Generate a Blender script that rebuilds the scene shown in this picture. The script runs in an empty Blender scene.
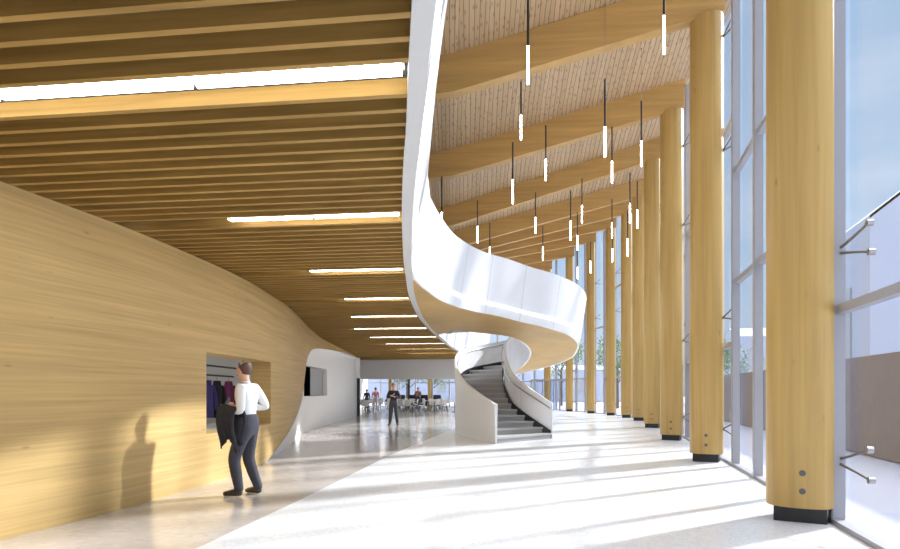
import bpy, bmesh, math, random
from mathutils import Vector, Matrix
from mathutils.bvhtree import BVHTree
random.seed(7)
PI = math.pi
sc = bpy.context.scene
COL = sc.collection

# ------------------------------------------------------------------ camera
EYE, F = 1.38, 600.0
cam = bpy.data.cameras.new('camera'); camo = bpy.data.objects.new('camera', cam); COL.objects.link(camo)
camo.location = (0, 0, EYE); camo.rotation_euler = (PI/2, 0, 0)
cam.sensor_width = 36.0; cam.sensor_fit = 'HORIZONTAL'; cam.lens = 24.0
cam.shift_y = 117.5/900.0
cam.clip_start = 0.05; cam.clip_end = 600
sc.camera = camo

# ------------------------------------------------------------------ world, sun, exposure
w = bpy.data.worlds.new('sky'); sc.world = w; w.use_nodes = True
nt = w.node_tree; nt.nodes.clear()
out = nt.nodes.new('ShaderNodeOutputWorld'); bg = nt.nodes.new('ShaderNodeBackground')
tc = nt.nodes.new('ShaderNodeTexCoord'); sep = nt.nodes.new('ShaderNodeSeparateXYZ')
ramp = nt.nodes.new('ShaderNodeValToRGB')
cr = ramp.color_ramp
cr.elements[0].position = 0.0; cr.elements[0].color = (.30, .32, .36, 1)
cr.elements[1].position = 1.0; cr.elements[1].color = (4.5, 4.5, 4.5, 1)
for p, c in ((.49, (.42, .46, .52, 1)), (.51, (.62, .71, .80, 1)), (.60, (.50, .65, .80, 1)), (.78, (.42, .58, .77, 1)), (.86, (4.0, 4.1, 4.2, 1))):  # last stop: bright band above the view, added to fill the interior
    e = cr.elements.new(p); e.color = c
ma = nt.nodes.new('ShaderNodeMath'); ma.operation = 'MULTIPLY_ADD'; ma.inputs[1].default_value = .5; ma.inputs[2].default_value = .5
noi = nt.nodes.new('ShaderNodeTexNoise'); noi.inputs['Scale'].default_value = 3.0; noi.inputs['Detail'].default_value = 6
mp = nt.nodes.new('ShaderNodeMapping'); mp.inputs['Scale'].default_value = (1, 1, 4)
cr2 = nt.nodes.new('ShaderNodeValToRGB'); cr2.color_ramp.elements[0].position = .48; cr2.color_ramp.elements[1].position = .75
mx = nt.nodes.new('ShaderNodeMix'); mx.data_type = 'RGBA'
L = nt.links.new
L(tc.outputs['Generated'], sep.inputs[0]); L(sep.outputs['Z'], ma.inputs[0]); L(ma.outputs[0], ramp.inputs[0])
L(tc.outputs['Generated'], mp.inputs[0]); L(mp.outputs[0], noi.inputs['Vector']); L(noi.outputs['Fac'], cr2.inputs[0])
cr2.color_ramp.elements[1].color = (.35, .35, .35, 1)
L(cr2.outputs[0], mx.inputs['Factor']); L(ramp.outputs[0], mx.inputs['A']); mx.inputs['B'].default_value = (.95, .97, 1.0, 1)
L(mx.outputs['Result'], bg.inputs['Color']); L(bg.outputs[0], out.inputs['Surface'])
bg.inputs['Strength'].default_value = 1.0

SUN_EL = math.radians(31)
sd = Vector((.86*math.cos(SUN_EL), .51*math.cos(SUN_EL), math.sin(SUN_EL))).normalized()
sun = bpy.data.lights.new('sun', 'SUN'); suno = bpy.data.objects.new('sun', sun); COL.objects.link(suno)
suno.rotation_euler = sd.to_track_quat('Z', 'Y').to_euler(); suno.location = (30, 20, 30)
sun.energy = 7.4; sun.angle = math.radians(3.2); sun.color = (1.0, .97, .92)

vs = sc.view_settings
vs.view_transform = 'Standard'; vs.look = 'None'; vs.gamma = 1; vs.use_curve_mapping = False
vs.exposure = 0.30
sc.render.film_transparent = False
try:
    sc.cycles.max_bounces = 10; sc.cycles.diffuse_bounces = 6; sc.cycles.transparent_max_bounces = 24
    sc.cycles.use_denoising = True; sc.cycles.sample_clamp_indirect = 8
except Exception: pass

# ------------------------------------------------------------------ materials
def newmat(name):
    m = bpy.data.materials.new(name); m.use_nodes = True
    return m, m.node_tree, m.node_tree.nodes['Principled BSDF']

def plain(name, col, rough=.5, metal=0, noise=.06, scale=8, spec=None):
    m, t, b = newmat(name)
    c = t.nodes.new('ShaderNodeTexCoord'); n = t.nodes.new('ShaderNodeTexNoise'); n.inputs['Scale'].default_value = scale
    n.inputs['Detail'].default_value = 4
    x = t.nodes.new('ShaderNodeMix'); x.data_type = 'RGBA'
    t.links.new(c.outputs['Object'], n.inputs['Vector']); t.links.new(n.outputs['Fac'], x.inputs['Factor'])
    x.inputs['A'].default_value = tuple(v*(1-noise) for v in col)+(1,)
    x.inputs['B'].default_value = tuple(min(1, v*(1+noise)) for v in col)+(1,)
    t.links.new(x.outputs['Result'], b.inputs['Base Color'])
    b.inputs['Roughness'].default_value = rough; b.inputs['Metallic'].default_value = metal
    if spec is not None: b.inputs['Specular IOR Level'].default_value = spec
    return m

def wood(name, ca, cb, stretch, rough=.45, knots=True, joints=None, spec=.4):
    """fine grain along the axis with the smallest stretch value"""
    m, t, b = newmat(name); N = t.nodes.new; K = t.links.new
    c = N('ShaderNodeTexCoord'); mp = N('ShaderNodeMapping'); mp.inputs['Scale'].default_value = stretch
    K(c.outputs['Object'], mp.inputs[0])
    n1 = N('ShaderNodeTexNoise'); n1.inputs['Scale'].default_value = 1.0; n1.inputs['Detail'].default_value = 5; n1.inputs['Distortion'].default_value = .3
    K(mp.outputs[0], n1.inputs['Vector'])
    r = N('ShaderNodeValToRGB'); r.color_ramp.elements[0].position = .3; r.color_ramp.elements[1].position = .7
    r.color_ramp.elements[0].color = cb+(1,); r.color_ramp.elements[1].color = ca+(1,)
    K(n1.outputs['Fac'], r.inputs[0]); last = r.outputs[0]
    n3 = N('ShaderNodeTexNoise'); n3.inputs['Scale'].default_value = .35; n3.inputs['Detail'].default_value = 2
    K(mp.outputs[0], n3.inputs['Vector'])
    r3 = N('ShaderNodeMapRange'); r3.inputs[1].default_value = .3; r3.inputs[2].default_value = .7; r3.inputs[3].default_value = .90; r3.inputs[4].default_value = 1.08
    K(n3.outputs['Fac'], r3.inputs[0])
    x3 = N('ShaderNodeVectorMath'); x3.operation = 'SCALE'; K(last, x3.inputs[0]); K(r3.outputs[0], x3.inputs['Scale']); last = x3.outputs[0]
    if knots:
        v = N('ShaderNodeTexVoronoi'); v.inputs['Scale'].default_value = 1.0
        mp2 = N('ShaderNodeMapping'); mp2.inputs['Scale'].default_value = tuple(max(1.6, min(s*.35, 5.0)) for s in stretch); K(c.outputs['Object'], mp2.inputs[0]); K(mp2.outputs[0], v.inputs['Vector'])
        rk = N('ShaderNodeMapRange'); rk.inputs[1].default_value = .0; rk.inputs[2].default_value = .10; rk.inputs[3].default_value = .62; rk.inputs[4].default_value = 1.0
        K(v.outputs['Distance'], rk.inputs[0])
        x4 = N('ShaderNodeVectorMath'); x4.operation = 'SCALE'; K(last, x4.inputs[0]); K(rk.outputs[0], x4.inputs['Scale']); last = x4.outputs[0]
    K(last, b.inputs['Base Color']); b.inputs['Roughness'].default_value = rough
    b.inputs['Specular IOR Level'].default_value = spec
    return m

def plank_mat(name, ca, cb, width):
    m, t, b = newmat(name); N = t.nodes.new; K = t.links.new
    uv = N('ShaderNodeUVMap'); s = N('ShaderNodeSeparateXYZ'); K(uv.outputs[0], s.inputs[0])
    d = N('ShaderNodeMath'); d.operation = 'DIVIDE'; d.inputs[1].default_value = width; K(s.outputs['X'], d.inputs[0])
    fl = N('ShaderNodeMath'); fl.operation = 'FLOOR'; K(d.outputs[0], fl.inputs[0])
    fr = N('ShaderNodeMath'); fr.operation = 'FRACT'; K(d.outputs[0], fr.inputs[0])
    wn = N('ShaderNodeTexWhiteNoise'); wn.noise_dimensions = '1D'; K(fl.outputs[0], wn.inputs['W'])
    r = N('ShaderNodeValToRGB'); r.color_ramp.elements[0].color = cb+(1,); r.color_ramp.elements[1].color = ca+(1,); K(wn.outputs['Value'], r.inputs[0])
    lt = N('ShaderNodeMath'); lt.operation = 'LESS_THAN'; lt.inputs[1].default_value = .12; K(fr.outputs[0], lt.inputs[0])
    x = N('ShaderNodeMix'); x.data_type = 'RGBA'; K(lt.outputs[0], x.inputs['Factor']); K(r.outputs[0], x.inputs['A']); x.inputs['B'].default_value = (.16, .10, .05, 1)
    mp = N('ShaderNodeMapping'); mp.inputs['Scale'].default_value = (9, 2.2, 1); K(uv.outputs[0], mp.inputs[0])
    v = N('ShaderNodeTexVoronoi'); v.voronoi_dimensions = '2D'; v.inputs['Scale'].default_value = 1; K(mp.outputs[0], v.inputs['Vector'])
    rk = N('ShaderNodeMapRange'); rk.inputs[1].default_value = .04; rk.inputs[2].default_value = .22; rk.inputs[3].default_value = .55; rk.inputs[4].default_value = 1.0; K(v.outputs['Distance'], rk.inputs[0])
    x4 = N('ShaderNodeVectorMath'); x4.operation = 'SCALE'; K(x.outputs['Result'], x4.inputs[0]); K(rk.outputs[0], x4.inputs['Scale'])
    K(x4.outputs[0], b.inputs['Base Color']); b.inputs['Roughness'].default_value = .6
    return m

def emit(name, col, s):
    m, t, b = newmat(name); b.inputs['Base Color'].default_value = col+(1,)
    b.inputs['Emission Color'].default_value = col+(1,); b.inputs['Emission Strength'].default_value = s
    return m

def terrazzo(name, base, chip_d, chip_l, rough, spec=.5, scale=26):
    m, t, b = newmat(name); N = t.nodes.new; K = t.links.new
    c = N('ShaderNodeTexCoord'); v = N('ShaderNodeTexVoronoi'); v.inputs['Scale'].default_value = scale; K(c.outputs['Object'], v.inputs['Vector'])
    sx = N('ShaderNodeSeparateXYZ'); K(v.outputs['Color'], sx.inputs[0])
    r = N('ShaderNodeValToRGB'); r.color_ramp.interpolation = 'CONSTANT'
    r.color_ramp.elements[0].color = chip_d+(1,); r.color_ramp.elements[0].position = 0
    r.color_ramp.elements[1].color = base+(1,); r.color_ramp.elements[1].position = .16
    e = r.color_ramp.elements.new(.82); e.color = chip_l+(1,)
    K(sx.outputs['X'], r.inputs[0])
    n = N('ShaderNodeTexNoise'); n.inputs['Scale'].default_value = .6; n.inputs['Detail'].default_value = 3; K(c.outputs['Object'], n.inputs['Vector'])
    mr = N('ShaderNodeMapRange'); mr.inputs[3].default_value = .95; mr.inputs[4].default_value = 1.04; K(n.outputs['Fac'], mr.inputs[0])
    x = N('ShaderNodeVectorMath'); x.operation = 'SCALE'; K(r.outputs[0], x.inputs[0]); K(mr.outputs[0], x.inputs['Scale'])
    K(x.outputs[0], b.inputs['Base Color']); b.inputs['Roughness'].default_value = rough; b.inputs['Specular IOR Level'].default_value = spec
    return m

def panel_white(name, col, pitch, rough=.35):
    """white panels with a fine joint every pitch metres along U"""
    m, t, b = newmat(name); N = t.nodes.new; K = t.links.new
    uv = N('ShaderNodeUVMap'); s = N('ShaderNodeSeparateXYZ'); K(uv.outputs[0], s.inputs[0])
    d = N('ShaderNodeMath'); d.operation = 'DIVIDE'; d.inputs[1].default_value = pitch; K(s.outputs['X'], d.inputs[0])
    fr = N('ShaderNodeMath'); fr.operation = 'FRACT'; K(d.outputs[0], fr.inputs[0])
    lt = N('ShaderNodeMath'); lt.operation = 'LESS_THAN'; lt.inputs[1].default_value = .012/pitch; K(fr.outputs[0], lt.inputs[0])
    x = N('ShaderNodeMix'); x.data_type = 'RGBA'; K(lt.outputs[0], x.inputs['Factor']); x.inputs['A'].default_value = col+(1,); x.inputs['B'].default_value = (.45, .46, .48, 1)
    K(x.outputs['Result'], b.inputs['Base Color']); b.inputs['Roughness'].default_value = rough
    return m

def glass_mat(name, tint=(.93, .95, .98), refl=1.0, haze=None):
    m, t, b = newmat(name); t.nodes.remove(b); N = t.nodes.new; K = t.links.new
    o = t.nodes['Material Output']; tr = N('ShaderNodeBsdfTransparent'); tr.inputs[0].default_value = tint+(1,)
    gl = N('ShaderNodeBsdfGlossy'); gl.inputs['Roughness'].default_value = .01
    lw = N('ShaderNodeLayerWeight'); lw.inputs['Blend'].default_value = .5
    pw = N('ShaderNodeMath'); pw.operation = 'POWER'; pw.inputs[1].default_value = 5.0; K(lw.outputs['Facing'], pw.inputs[0])
    mu = N('ShaderNodeMath'); mu.operation = 'MULTIPLY_ADD'; mu.inputs[1].default_value = .5*refl; mu.inputs[2].default_value = .03*refl; K(pw.outputs[0], mu.inputs[0])
    x = N('ShaderNodeMixShader'); K(mu.outputs[0], x.inputs[0]); K(tr.outputs[0], x.inputs[1]); K(gl.outputs[0], x.inputs[2])
    K(x.outputs[0], o.inputs['Surface'])
    return m

M = {}
M['column'] = wood('column_timber', (.585, .385, .128), (.50, .315, .095), (16, 16, .5), rough=.4)
M['beam'] = wood('beam_timber', (.59, .36, .12), (.51, .30, .09), (.5, 6, 14), rough=.5, knots=False)
M['slat'] = wood('slat_timber', (.44, .27, .078), (.30, .175, .048), (.6, 8, 20), rough=.55, knots=False, spec=.25)
M['cladding'] = wood('cladding_timber', (.63, .435, .18), (.52, .35, .13), (.7, .7, 34), rough=.5)
M['soffit'] = wood('soffit_timber', (.56, .36, .125), (.51, .32, .11), (2, 2, 2), rough=.5, knots=False)
M['planks'] = plank_mat('roof_planks', (.60, .42, .235), (.50, .34, .18), .105)
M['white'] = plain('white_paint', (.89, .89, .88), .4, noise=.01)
M['wallwhite'] = plain('wall_paint', (.88, .875, .86), .55, noise=.01)
M['panel'] = panel_white('balustrade_panels', (.84, .85, .87), 1.25)
M['fascia'] = plain('fascia_white_shaded', (.56, .56, .56), .45, noise=.01)  # white greyed down, painting the near edge as out of the sun
M['floor_w'] = terrazzo('white_terrazzo', (.77, .785, .795), (.70, .71, .72), (.83, .84, .84), .25, scale=45)
M['floor_b'] = terrazzo('beige_stone', (.55, .50, .45), (.52, .475, .425), (.58, .53, .48), .14, scale=14)
M['dark'] = plain('plenum_grey', (.07, .07, .075), .8)
M['black'] = plain('black_metal', (.02, .021, .024), .4)
M['steel'] = plain('stainless_steel', (.38, .37, .36), .3, metal=1)
M['bolt'] = plain('bolt_grey', (.13, .13, .13), .4)
M['arm'] = plain('bronze_rod', (.17, .15, .135), .45)
M['mull'] = plain('mullion_grey', (.38, .38, .41), .4, noise=.02)
M['glass'] = glass_mat('clear_glass', (.90, .93, .98), 1.0)
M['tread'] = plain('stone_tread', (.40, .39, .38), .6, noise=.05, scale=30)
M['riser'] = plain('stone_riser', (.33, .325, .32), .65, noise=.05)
M['led'] = emit('led_strip', (1, 1, 1), 2.5)
M['lamp'] = emit('ceiling_diffuser', (1, .98, .95), 17)
M['fill_lamp'] = emit('fill_diffuser', (1, .98, .95), 5)  # glow of the added cloakroom fill lamp
M['tube'] = emit('pendant_tube', (1, .98, .95), 25)
M['ground'] = plain('pale_paving', (.47, .47, .53), .8, noise=.05, scale=.5)
M['brick'] = plain('brown_wall', (.30, .235, .20), .8, noise=.12, scale=3)
M['rear'] = plain('dark_blocker', (.13, .09, .055), .7)  # for the unseen rear blocker, dark to limit bounce
M['pale'] = plain('pale_render', (.42, .45, .53), .8, noise=.03)
M['leaf'] = plain('leaf_green', (.12, .22, .07), .6, noise=.4, scale=4)
M['bark'] = plain('bark', (.14, .10, .07), .9)
M['skin'] = plain('skin', (.62, .38, .27), .5, noise=.03)
M['hair'] = plain('brown_hair', (.10, .045, .03), .6, noise=.3, scale=40)
M['darkhair'] = plain('dark_hair', (.025, .018, .015), .6, noise=.3, scale=40)
M['shirt'] = plain('white_shirt', (.80, .80, .80), .7, noise=.03)
M['suit'] = plain('charcoal_cloth', (.058, .060, .078), .8, noise=.15, scale=20)
M['suit2'] = plain('dark_jacket', (.030, .030, .045), .8, noise=.15, scale=20)
M['shoe'] = plain('leather_shoe', (.05, .04, .036), .35)
M['pink'] = plain('pink_shirt', (.62, .26, .32), .8)
M['cream'] = plain('cream_trousers', (.66, .62, .56), .8)
M['brown'] = plain('rust_jacket', (.32, .12, .06), .8)
M['plum'] = plain('plum_coat', (.20, .035, .12), .85, noise=.15)
M['navy'] = plain('navy_coat', (.045, .035, .15), .85, noise=.15)
M['blackc'] = plain('black_coat', (.012, .01, .015), .9)
M['chair'] = plain('white_plastic', (.74, .73, .71), .4)
M['grey'] = plain('grey_panel', (.36, .36, .36), .5)
M['kitchen'] = plain('dark_kitchen', (.05, .05, .055), .4)

# ------------------------------------------------------------------ helpers
def tag(o, label=None, cat=None, group=None, kind=None):
    if label: o['label'] = label
    if cat: o['category'] = cat
    if group: o['group'] = group
    if kind: o['kind'] = kind
    return o

def empty(name, loc=(0, 0, 0), rz=0, label=None, cat=None, group=None, kind=None):
    o = bpy.data.objects.new(name, None); COL.objects.link(o); o.location = loc; o.rotation_euler = (0, 0, rz); o.empty_display_size = .2
    return tag(o, label, cat, group, kind)

def mesh_obj(name, verts, faces, mat, parent=None, smooth=False, uvs=None, mats=None, fm=None):
    me = bpy.data.meshes.new(name); me.from_pydata([tuple(v) for v in verts], [], faces)
    for mm in (mats or [mat]): me.materials.append(mm)
    if fm:
        for p, i in zip(me.polygons, fm): p.material_index = i
    if uvs:
        ul = me.uv_layers.new(name='UVMap')
        for p in me.polygons:
            for li in p.loop_indices:
                ul.data[li].uv = uvs[me.loops[li].vertex_index]
    me.validate(); me.update()
    if smooth:
        me.polygons.foreach_set('use_smooth', [True]*len(me.polygons))
        try: me.set_sharp_from_angle(angle=math.radians(40))
        except Exception: pass
    o = bpy.data.objects.new(name, me); COL.objects.link(o)
    if parent: o.parent = parent
    return o

def from_bm(name, bm, mat, parent=None, smooth=False):
    me = bpy.data.meshes.new(name); bm.to_mesh(me); bm.free(); me.materials.append(mat)
    if smooth:
        me.polygons.foreach_set('use_smooth', [True]*len(me.polygons))
        try: me.set_sharp_from_angle(angle=math.radians(40))
        except Exception: pass
    o = bpy.data.objects.new(name, me); COL.objects.link(o)
    if parent: o.parent = parent
    return o

def bm_box(bm, c, s, rz=0, bevel=0, mat=None):
    m = Matrix.Translation(c) @ Matrix.Rotation(rz, 4, 'Z') @ (mat or Matrix.Identity(4)) @ Matrix.Diagonal((s[0], s[1], s[2], 1))
    r = bmesh.ops.create_cube(bm, size=1, matrix=m)
    if bevel:
        es = list({e for v in r['verts'] for e in v.link_edges})
        bmesh.ops.bevel(bm, geom=es, offset=bevel, segments=2, affect='EDGES')

def bm_tube(bm, p, q, r0, r1=None, seg=10):
    p, q = Vector(p), Vector(q); d = q-p
    m = Matrix.Translation((p+q)/2) @ d.to_track_quat('Z', 'Y').to_matrix().to_4x4()
    bmesh.ops.create_cone(bm, cap_ends=True, segments=seg, radius1=r0, radius2=(r0 if r1 is None else r1), depth=d.length, matrix=m)

def box(name, c, s, mat, parent=None, rz=0, bevel=0):
    bm = bmesh.new(); bm_box(bm, c, s, rz, bevel); return from_bm(name, bm, mat, parent)

def tube(name, p, q, r, mat, parent=None, r1=None, seg=10):
    bm = bmesh.new(); bm_tube(bm, p, q, r, r1, seg); return from_bm(name, bm, mat, parent, True)

def copy_tree(o, parent=None):
    c = o.copy(); COL.objects.link(c)
    if parent: c.parent = parent
    for ch in list(o.children): copy_tree(ch, c)
    return c

def catmull(P, n):
    """P: list of tuples; n samples per span"""
    P = [list(p) for p in P]; R = []
    ext = [[2*a-b for a, b in zip(P[0], P[1])]] + P + [[2*a-b for a, b in zip(P[-1], P[-2])]]
    for i in range(1, len(ext)-2):
        p0, p1, p2, p3 = ext[i-1:i+3]
        for k in range(n):
            t = k/n
            R.append([.5*((2*b)+(-a+c)*t+(2*a-5*b+4*c-d)*t*t+(-a+3*b-3*c+d)*t**3) for a, b, c, d in zip(p0, p1, p2, p3)])
    R.append(P[-1]); return R

def grid(name, rows, mat, parent=None, smooth=True, close=False, caps=False, uvs=None, skip=None):
    n, m = len(rows), len(rows[0]); V = [p for r in rows for p in r]; Fs = []
    for i in range(n-1):
        for j in range(m if close else m-1):
            if skip and skip(i, j): continue
            j2 = (j+1) % m
            Fs.append((i*m+j, i*m+j2, (i+1)*m+j2, (i+1)*m+j))
    if caps: Fs.append(tuple(range(m-1, -1, -1))); Fs.append(tuple((n-1)*m+j for j in range(m)))
    U = [u for r in uvs for u in r] if uvs else None
    return mesh_obj(name, V, Fs, mat, parent, smooth, U)

def interp(P, y):
    """P rows (x, y): x at y, linear"""
    if y <= P[0][1]:
        a, b = P[0], P[1]
    elif y >= P[-1][1]:
        a, b = P[-2], P[-1]
    else:
        for a, b in zip(P, P[1:]):
            if a[1] <= y <= b[1]: break
    t = (y-a[1])/(b[1]-a[1]); return a[0]+(b[0]-a[0])*t

def offset_path(P, d):
    """shift a plan path to its right-hand side by d"""
    R = []
    for i, p in enumerate(P):
        a = Vector(P[max(0, i-1)][:2]); b = Vector(P[min(len(P)-1, i+1)][:2]); t = (b-a).normalized()
        dd = d[i] if isinstance(d, list) else d
        R.append((p[0]+t.y*dd, p[1]-t.x*dd))
    return R

# ------------------------------------------------------------------ plan data
COLS = [(3.80, 6.52), (5.13, 12.0), (6.39, 17.3), (7.86, 23.3), (9.14, 29.0), (9.50, 32.3), (9.50, 35.5), (9.12, 38.9), (8.52, 42.8), (7.50, 46.2)]
CR = [.320, .305, .310, .310, .30, .285, .275, .27, .26, .26]
ZTOP = [9.6, 9.65, 10.25, 11.15, 11.6, 11.75, 11.85, 11.85, 11.8, 11.6]
ZK = [8.2, 8.38, 8.6, 8.85, 9.25, 9.5, 9.8, 10.0, 10.1, 10.1]
BANG = [.10, .10, .10, .11, .07, .03, -.02, -.10, -.18, -.28]     # how far each beam swings away from the camera towards the west
FAC = [(2.497+.258*y, y) for y in (-6.0, 6.3, 12.0, 18.2)] + [(8.37, 23.2), (9.56, 28.9), (9.98, 32.3), (9.95, 35.8), (9.55, 39.2), (8.92, 43.3), (7.86, 46.9), (6.5, 50.0), (4.6, 52.9), (2.0, 55.0), (-2.0, 56.5), (-9.0, 57.5)]
EDGE = [(.35, -3), (.0, 1), (-.19, 3.0), (-.245, 3.54), (-.313, 4.32), (-.393, 5.07), (-.478, 5.97), (-.58, 7.26), (-.69, 8.9), (-.745, 10.05), (-.837, 12.25), (-.83, 15.3), (-.70, 18.1), (-.35, 22.5), (.15, 27.5), (.9, 31.5), (2.0, 34.5), (3.2, 36.7)]
EDGE = [tuple(p) for p in catmull(EDGE, 4)]
W1 = [(-5.3, -3.0), (-4.66, 3.0), (-4.17, 5.56), (-3.84, 7.2), (-3.64, 9.0), (-3.56, 10.6), (-3.62, 12.2), (-3.68, 13.5), (-3.89, 15.3), (-4.12, 17.0), (-4.32, 18.5), (-4.66, 21.8), (-4.86, 26), (-5.02, 31), (-5.20, 33.5)]
W1 = [tuple(p) for p in catmull(W1, 6)]
W2 = [(-5.3, -3.0), (-4.70, 3.0), (-4.21, 5.56), (-3.88, 7.2), (-3.68, 9.0), (-3.61, 10.6), (-3.73, 12.2), (-3.97, 14.4), (-4.40, 17.25), (-4.72, 18.9), (-5.00, 20.4), (-5.08, 24), (-5.22, 31.1), (-5.25, 33.5)]
W2 = [tuple(p) for p in catmull(W2, 6)]
ZS = 3.34      # underside of the slatted ceiling
ZF = 3.70      # upper floor level

# ------------------------------------------------------------------ floor, ground
bnd = [(-4.2, -3), (-2.9, 2.0), (-2.24, 5.27), (-1.92, 7.67), (-1.31, 13.1), (-.17, 20.7), (.8, 26), (2.5, 36.7), (3.5, 46), (5, 53.0)]
V, Fc, fm = [], [], []
for x, y in bnd: V.append((x, y, 0))
nb = len(bnd)
for x, y in bnd: V.append((-11, y, 0))
for x, y in bnd: V.append((interp([p for p in FAC if p[1] <= 46.9 and True][:5]+[(9.56, 28.9), (9.98, 32.3), (9.95, 35.8), (9.55, 39.2), (8.92, 43.3), (7.86, 46.9)] if y > 23.2 else FAC[:5], y) if y < 47 else 6.0, y, 0))
V2 = []
# white side built as a fan of the facade line, beige side as strips
verts = [(x, y, 0) for x, y in bnd] + [(-11, y, 0) for _, y in bnd]
faces = [(nb+i, i, i+1, nb+i+1) for i in range(nb-1)]; fmi = [1]*len(faces)
fac_pts = [p for p in FAC if p[1] > -4 and p[1] < 53]
base = len(verts)
poly = [(bnd[0][0], -3)] + [(2.497+.258*-3, -3)] + fac_pts + [(5.0, 53.0)]
verts += [(x, y, 0) for x, y in poly]
ring = [base+i for i in range(len(poly))] + [i for i in range(nb-2, 0, -1)]
faces.append(tuple(ring)); fmi.append(0)
verts += [(-11, 53.0, 0), (-11, 58, 0), (-8.9, 57.5, 0), (-2, 56.5, 0), (2, 55, 0), (5.0, 53.0, 0)]
k = len(verts); faces.append((k-6, k-1, k-2, k-3, k-4, k-5)); fmi.append(1)
fl = mesh_obj('floor', verts, faces, None, mats=[M['floor_w'], M['floor_b']], fm=fmi)
bm = bmesh.new(); bm.from_mesh(fl.data); bmesh.ops.triangulate(bm, faces=bm.faces); bmesh.ops.recalc_face_normals(bm, faces=bm.faces)
for f in bm.faces:
    if f.normal.z < 0: f.normal_flip()
bm.to_mesh(fl.data); bm.free()
tag(fl, kind='structure')
tag(box('ground', (20, 40, -.12), (300, 300, .16), M['ground']), kind='structure')

# ------------------------------------------------------------------ roof surface, beams
def beam_pts(k):
    cx, cy = COLS[k]; a = BANG[k]; u = Vector((-math.cos(a), math.sin(a), 0))
    sk = (cx-.1)/math.cos(a)
    sl = (ZTOP[k]-ZK[k])/sk
    def pt(s):
        z = ZTOP[k]-sl*s if s < sk else ZK[k]-.11*(s-sk)
        return Vector((cx, cy, 0))+u*s+Vector((0, 0, z))
    return pt, sk, u
rows, uv = [], []
S = [-2.0, -1.0, 0, 1, 2, 3, 4, 5, 6, 7, 8, 9, 10, 11, 13, 16, 19]
def roof_row(k):
    pt, sk, u = beam_pts(k); r = []
    for s in [-.85, -.5] + [sk*i/8 for i in range(0, 9)] + [sk+2, sk+4.5, sk+8.5]:
        r.append(pt(s))
    return r
base_rows = [roof_row(k) for k in range(len(COLS))]
d0 = [a-(b-a) for a, b in zip(base_rows[0], base_rows[1])]
d1 = [Vector((a.x-(b.x-a.x)*.6, a.y-(b.y-a.y)*.8, a.z-(b.z-a.z)*.5)) for a, b in zip(d0, base_rows[0])]
end = [Vector((p.x*.55-2.2 if i > 1 else p.x*.4+1.2, 57.5+.0*i, 11.2-.10*i)) for i, p in enumerate(base_rows[-1])]
end = [Vector((4.5-1.0*i, 59-.0*i, 11.2-.10*i)) for i in range(len(base_rows[-1]))]
mid = [(a*.45+b*.55)+Vector((.9 if i < 3 else .3, .3, .1)) for i, (a, b) in enumerate(zip(base_rows[-1], end))]
rows = [d1, d0]+base_rows+[mid, end]
# planks follow the length of the hall: U runs across it
uvr = []
acc_v = 0
for i, r in enumerate(rows):
    if i: acc_v += (rows[i][6]-rows[i-1][6]).length
    uu = [0]
    for a, b in zip(rows[3], rows[3][1:]): uu.append(uu[-1]+(b-a).length)
    uvr.append([(x, acc_v) for x in uu])
roof = grid('ceiling', rows, M['planks'], smooth=False, uvs=uvr)
tag(roof, kind='structure')
roof_bvh = BVHTree.FromPolygons([tuple(v.co) for v in roof.data.vertices], [tuple(p.vertices) for p in roof.data.polygons])
def roof_z(x, y, dflt=9.0):
    h = roof_bvh.ray_cast(Vector((x, y, 0)), Vector((0, 0, 1)))
    return h[0].z if h[0] else dflt
# the roof deck above the planks
deck = [[p+Vector((0, 0, .05)) for p in r] for r in rows]; deck2 = [[p+Vector((0, 0, .45)) for p in r] for r in rows]
V, Fs = [], []
n, m = len(rows), len(rows[0])
for g in (deck, deck2):
    for r in g: V += [tuple(p) for p in r]
for i in range(n-1):
    for j in range(m-1):
        a = i*m+j; Fs.append((a, a+1, a+m+1, a+m)); a += n*m; Fs.append((a, a+m, a+m+1, a+1))
def side(idx):
    for a, b in zip(idx, idx[1:]): Fs.append((a, b, b+n*m, a+n*m))
side([j for j in range(m)]); side([(n-1)*m+j for j in range(m)][::-1]); side([i*m for i in range(n)][::-1]); side([i*m+m-1 for i in range(n)])
tag(mesh_obj('roof_deck', V, Fs, M['mull']), kind='structure')

ORD = ['nearest', 'second', 'third', 'fourth', 'fifth', 'sixth', 'seventh', 'eighth', 'ninth', 'farthest']
for k in range(1, len(COLS)):
    pt, sk, u = beam_pts(k); nrm = Vector((u.y, -u.x, 0)).normalized()*.14
    ss = [-.32] + [sk*i/8 for i in range(0, 9)] + [sk+3, sk+8]
    R = []
    for s in ss:
        p = pt(s); hb = .80 if s <= sk else .72
        if s < .3: hb = .80
        R.append([p+nrm-Vector((0, 0, .01)), p-nrm-Vector((0, 0, .01)), p-nrm-Vector((0, 0, hb)), p+nrm-Vector((0, 0, hb))])
    o = grid('roof_beam', R, M['beam'], smooth=False, close=True, caps=True)
    tag(o, 'sloping laminated timber roof beam resting on the %s wooden column from the viewer' % ORD[k], 'beam', 'timber roof beams')

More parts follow.
